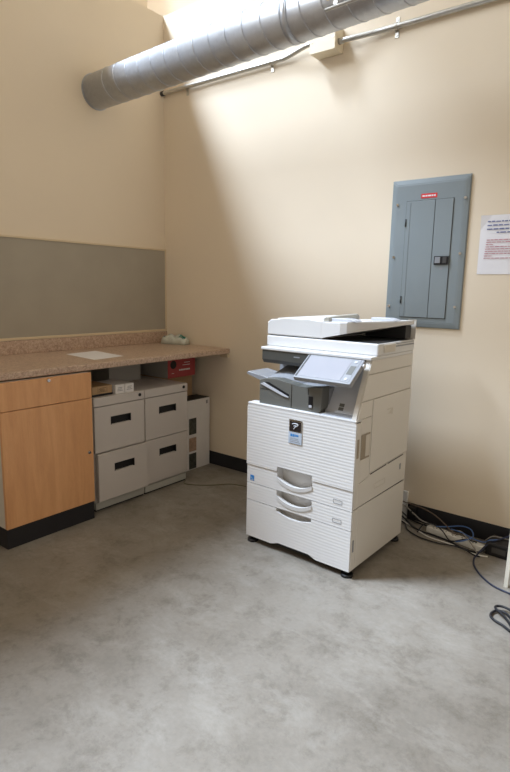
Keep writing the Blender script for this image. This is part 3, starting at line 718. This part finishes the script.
def clip(x, two):
    bm = NB()
    pts = [(x, -0.002 - 0.034*math.sin(math.pi*k/10)**0.5, -0.0165*math.cos(math.pi*k/10)) for k in range(11)]
    for a, b in zip(pts, pts[1:]):
        v = [bm.verts.new((x-0.009, a[1], a[2])), bm.verts.new((x+0.009, a[1], a[2])), bm.verts.new((x+0.009, b[1], b[2])), bm.verts.new((x-0.009, b[1], b[2]))]
        w = [bm.verts.new((q.co.x, q.co.y-0.0025, q.co.z*1.08)) for q in v]
        for f in ((0, 1, 2, 3), (4, 5, 6, 7), (0, 1, 5, 4), (1, 2, 6, 5), (2, 3, 7, 6), (3, 0, 4, 7)): bm.faces.new([(v+w)[q] for q in f])
    bmesh.ops.remove_doubles(bm, verts=list(bm.verts), dist=1e-5)
    box(bm, x-0.011, x+0.011, -0.004, -0.0005, -0.052, -0.0165, 0.001)
    if two: box(bm, x-0.011, x+0.011, -0.004, -0.0005, 0.0165, 0.052, 0.001)
    for s in ((-1, 1) if two else (-1,)): cyl(bm, (x, -0.004, s*0.038), (x, -0.0065, s*0.038), 0.006, n=12)
    obj('clip', bm, M['zinc'], t)
clip(0.254, False); clip(1.013, False); clip(1.855, True); clip(3.0, True)

t = thing('junction_box', 'cream painted junction box on the conduit just below the duct', 'junction box', (1.353, 0, 2.708))
bx('box_body', M['jbox'], t, 0.0, 0.167, -0.092, 0.0, 0.0, 0.126, 0.002)
cv = bx('box_cover', M['jbox'], t, -0.002, 0.169, -0.0985, -0.0922, -0.002, 0.128, 0.002)
for (x, z) in ((0.012, 0.063), (0.155, 0.063)):
    bm = NB(); cyl(bm, (x, -0.0986, z), (x, -0.1005, z), 0.005, n=12); obj('screw', bm, M['zinc'], cv, 'zinc screw')

# ------------------------------------------------------------------ power and cables on the floor
bm = NB(); box(bm, 2.078, 2.108, -0.022, -0.0085, 0.004, 0.172, 0.002)
tag(obj('cable_cover', bm, M['stripw']), 'upright white cable cover strip on the right wall just behind the copier', 'cable cover')
bm = NB(); box(bm, 2.122, 2.172, -0.050, -0.0085, 0.030, 0.092, 0.004); box(bm, 2.134, 2.160, -0.066, -0.050, 0.045, 0.078, 0.003)
tag(obj('plug_adapter', bm, M['black']), 'black plug adapter on the baseboard beside the white cable cover', 'plug')
ang = math.atan2(-0.074, 0.376)
t = thing('power_strip', 'long white power strip on the floor in front of the black baseboard', 'power strip', (2.27, -0.098, 0), ang)
bx('housing', M['stripw'], t, 0.0, 0.335, -0.020, 0.020, 0.0, 0.036, 0.006)
for k in range(5):
    bm = NB(); x = 0.045+0.058*k; box(bm, x-0.012, x-0.009, -0.008, 0.008, 0.0361, 0.0368); box(bm, x+0.009, x+0.012, -0.008, 0.008, 0.0361, 0.0368); cyl(bm, (x, -0.014, 0.0361), (x, -0.014, 0.0368), 0.004, n=10)
    obj('socket', bm, M['core'], t, 'dark socket holes')
t = thing('power_adapter', 'black power adapter block on the floor by the white table leg', 'power adapter', (2.672, -0.108, 0), math.radians(-3))
bx('adapter_body', M['black'], t, -0.062, 0.075, -0.075, 0.055, 0.0, 0.068, 0.006)
bx('rating_label', M['core'], t, -0.03, 0.04, -0.0755, -0.0751, 0.02, 0.05)

def cable(lab, mat, pts, r, name='cable', cat='cable', n=8, per=8):
    bm = NB(); tube(bm, pts, r*0.78, n, per=per)
    return tag(obj(name, bm, mat), lab, cat)
cable('thick black power cord running from behind the copier along the white power strip', M['rubber'],
      [(2.02, -0.10, 0.075), (2.10, -0.095, 0.05), (2.18, -0.115, 0.012), (2.25, -0.145, 0.008), (2.33, -0.150, 0.008), (2.42, -0.175, 0.010), (2.50, -0.205, 0.008), (2.58, -0.205, 0.010), (2.608, -0.17, 0.030)], 0.0065)
cable('grey white cord curving down from the cable cover onto the power strip', M['greyc'],
      [(2.065, -0.045, 0.10), (2.11, -0.055, 0.095), (2.17, -0.065, 0.065), (2.22, -0.08, 0.045), (2.27, -0.090, 0.0425), (2.33, -0.100, 0.0425)], 0.005)
cable('brown cord leaning against the baseboard and falling to the power strip', M['brownc'],
      [(2.06, -0.035, 0.115), (2.13, -0.030, 0.105), (2.21, -0.030, 0.098), (2.29, -0.045, 0.080), (2.36, -0.075, 0.055), (2.41, -0.118, 0.044), (2.45, -0.132, 0.0435)], 0.005)
cable('black cord looping lowest on the floor between the copier and the power strip', M['rubber'],
      [(2.10, -0.085, 0.010), (2.135, -0.10, 0.006), (2.178, -0.17, 0.006), (2.257, -0.217, 0.006), (2.321, -0.228, 0.006), (2.386, -0.225, 0.006), (2.46, -0.215, 0.012), (2.52, -0.235, 0.018), (2.57, -0.245, 0.008), (2.60, -0.24, 0.006)], 0.0050)
cable('small black cord loop standing up over the power strip', M['rubber'],
      [(2.24, -0.180, 0.012), (2.255, -0.135, 0.045), (2.29, -0.11, 0.055), (2.335, -0.12, 0.050), (2.38, -0.16, 0.046), (2.43, -0.185, 0.02), (2.50, -0.170, 0.0445), (2.56, -0.165, 0.0445)], 0.0045)
cable('bright blue patch cable looping over the white power strip', M['bluec'],
      [(2.325, -0.125, 0.052), (2.37, -0.085, 0.050), (2.42, -0.045, 0.055), (2.465, -0.045, 0.062), (2.505, -0.075, 0.062), (2.525, -0.125, 0.050), (2.50, -0.19, 0.046), (2.46, -0.20, 0.030)], 0.0045)
cable('pale blue patch cable lying along the power strip', M['bluec'],
      [(2.40, -0.10, 0.050), (2.47, -0.125, 0.058), (2.53, -0.145, 0.050), (2.59, -0.15, 0.050), (2.62, -0.16, 0.074), (2.66, -0.12, 0.075)], 0.004)
cable('long navy network cable sweeping over the adapter and across the floor to the right', M['navy'],
      [(2.74, -0.06, 0.12), (2.68, -0.10, 0.085), (2.620, -0.17, 0.060), (2.585, -0.235, 0.012), (2.583, -0.285, 0.006), (2.606, -0.357, 0.006), (2.658, -0.433, 0.006), (2.723, -0.491, 0.006), (2.79, -0.515, 0.006), (2.90, -0.53, 0.006)], 0.0055)
cable('thin white cord passing over the top of the black power adapter', M['greyc'],
      [(2.585, -0.10, 0.04), (2.62, -0.10, 0.074), (2.68, -0.09, 0.0745), (2.74, -0.085, 0.0745), (2.80, -0.08, 0.06), (2.90, -0.06, 0.03)], 0.004)
cable('thin olive cord on the floor from the file cabinet to the copier', M['olive'],
      [(0.638, -0.415, 0.004), (0.66, -0.452, 0.004), (0.699, -0.466, 0.004), (0.779, -0.423, 0.004), (0.85, -0.360, 0.004), (0.919, -0.274, 0.004), (0.983, -0.245, 0.004), (1.10, -0.225, 0.004), (1.40, -0.22, 0.004), (1.75, -0.18, 0.004)], 0.0035)
cable('coiled black power cord lying on the floor at the right edge of the photo', M['rubber'],
      [(2.885, -0.825, 0.008), (2.85, -0.800, 0.008), (2.815, -0.785, 0.008), (2.794, -0.765, 0.008), (2.790, -0.735, 0.008), (2.803, -0.708, 0.010), (2.835, -0.705, 0.012), (2.865, -0.735, 0.012), (2.885, -0.775, 0.012),
       (2.905, -0.83, 0.010), (2.94, -0.85, 0.008), (2.95, -0.80, 0.008), (2.915, -0.74, 0.014), (2.87, -0.70, 0.022), (2.825, -0.680, 0.022), (2.797, -0.690, 0.020), (2.800, -0.715, 0.022), (2.835, -0.745, 0.022), (2.87, -0.785, 0.020), (2.91, -0.84, 0.012), (2.99, -0.88, 0.008)], 0.0068, cat='cable', n=10)

cable('thin white cord lying on the floor just in front of the white power strip', M['stripw'],
      [(2.05, -0.06, 0.02), (2.12, -0.075, 0.004), (2.20, -0.12, 0.004), (2.30, -0.178, 0.004), (2.40, -0.188, 0.004), (2.47, -0.196, 0.004), (2.56, -0.225, 0.004), (2.63, -0.21, 0.004)], 0.0045)
cable('thin grey cord crossing diagonally over the far half of the power strip', M['greyc'],
      [(2.36, -0.03, 0.006), (2.41, -0.06, 0.03), (2.455, -0.10, 0.052), (2.50, -0.155, 0.052), (2.55, -0.195, 0.03), (2.585, -0.222, 0.004)], 0.0045)
cable('thin black cord draped along the foot of the black baseboard behind the power strip', M['rubber'],
      [(2.06, -0.03, 0.06), (2.14, -0.032, 0.012), (2.25, -0.045, 0.004), (2.36, -0.055, 0.004), (2.47, -0.075, 0.004), (2.56, -0.085, 0.004), (2.60, -0.05, 0.004)], 0.0045)
# ------------------------------------------------------------------ table whose leg stands at the right edge
t = thing('side_table', 'white metal table whose slim leg stands on the floor at the right edge', 'table', (2.779, -0.455, 0))
def leg(x, y, tx, ty):
    bm = NB(); v = []
    for (z, cx, cy, h) in ((0.0, x, y, 0.0085), (0.70, x+tx, y+ty, 0.011)):
        v += [bm.verts.new((cx+sx*h, cy+sy*h*1.0, z)) for sx, sy in ((-1, -1), (1, -1), (1, 1), (-1, 1))]
    for f in ((3, 2, 1, 0), (4, 5, 6, 7), (0, 1, 5, 4), (1, 2, 6, 5), (2, 3, 7, 6), (3, 0, 4, 7)): bm.faces.new([v[k] for k in f])
    obj('leg', bm, M['post'], t)
leg(0, 0, 0.012, 0.0); leg(0.62, 0, 0.03, 0.0); leg(0, 0.40, 0.02, 0); leg(0.62, 0.40, 0.03, 0)
bx('tabletop', M['post'], t, -0.004, 0.68, -0.02, 0.42, 0.7002, 0.725, 0.004)

# ------------------------------------------------------------------ light
w = bpy.data.worlds.new('daylight'); SC.world = w; w.use_nodes = True
bg = w.node_tree.nodes['Background']; bg.inputs['Color'].default_value = (1.0, 0.88, 0.74, 1); bg.inputs['Strength'].default_value = 0.60
sun = bpy.data.lights.new('skylight_sun', 'SUN'); sun.energy = 4.8; sun.angle = math.radians(13); sun.color = (0.80, 0.95, 1.16)
so = bpy.data.objects.new('skylight_sun', sun); COL.objects.link(so)
so.rotation_euler = Vector((0.53, 0.37, -1.0)).to_track_quat('-Z', 'Y').to_euler()
so.location = (-2.5, -3, 8)
# diffuse daylight from the skylight opening
sky = bpy.data.lights.new('skylight', 'AREA'); sky.shape = 'RECTANGLE'; sky.size = 0.65; sky.size_y = 3.2
sky.energy = 300.0; sky.color = (0.80, 0.95, 1.16)
so2 = bpy.data.objects.new('skylight', sky); COL.objects.link(so2); so2.location = (-1.0, -2.9, 4.9)

# ------------------------------------------------------------------ camera
cam = bpy.data.cameras.new('camera'); co_ = bpy.data.objects.new('camera', cam); COL.objects.link(co_)
F, YAW, PIT, ROLL = 549.943, -0.65904, -0.17448, 0.02047
cam.sensor_fit = 'VERTICAL'; cam.sensor_height = 36.0; cam.lens = F*36.0/772.0
cam.clip_start = 0.02; cam.clip_end = 100
f = Vector((math.sin(YAW)*math.cos(PIT), math.cos(YAW)*math.cos(PIT), math.sin(PIT)))
r0 = Vector((math.cos(YAW), -math.sin(YAW), 0)); u0 = r0.cross(f)
r = r0*math.cos(ROLL) + u0*math.sin(ROLL); u = -r0*math.sin(ROLL) + u0*math.cos(ROLL)
co_.matrix_world = Matrix(((r.x, u.x, -f.x, 3.28931), (r.y, u.y, -f.y, -3.05767), (r.z, u.z, -f.z, 1.34466), (0, 0, 0, 1)))
SC.camera = co_
vs = SC.view_settings
vs.view_transform = 'Standard'; vs.look = 'None'; vs.gamma = 1.0; vs.use_curve_mapping = False; vs.exposure = 0.0
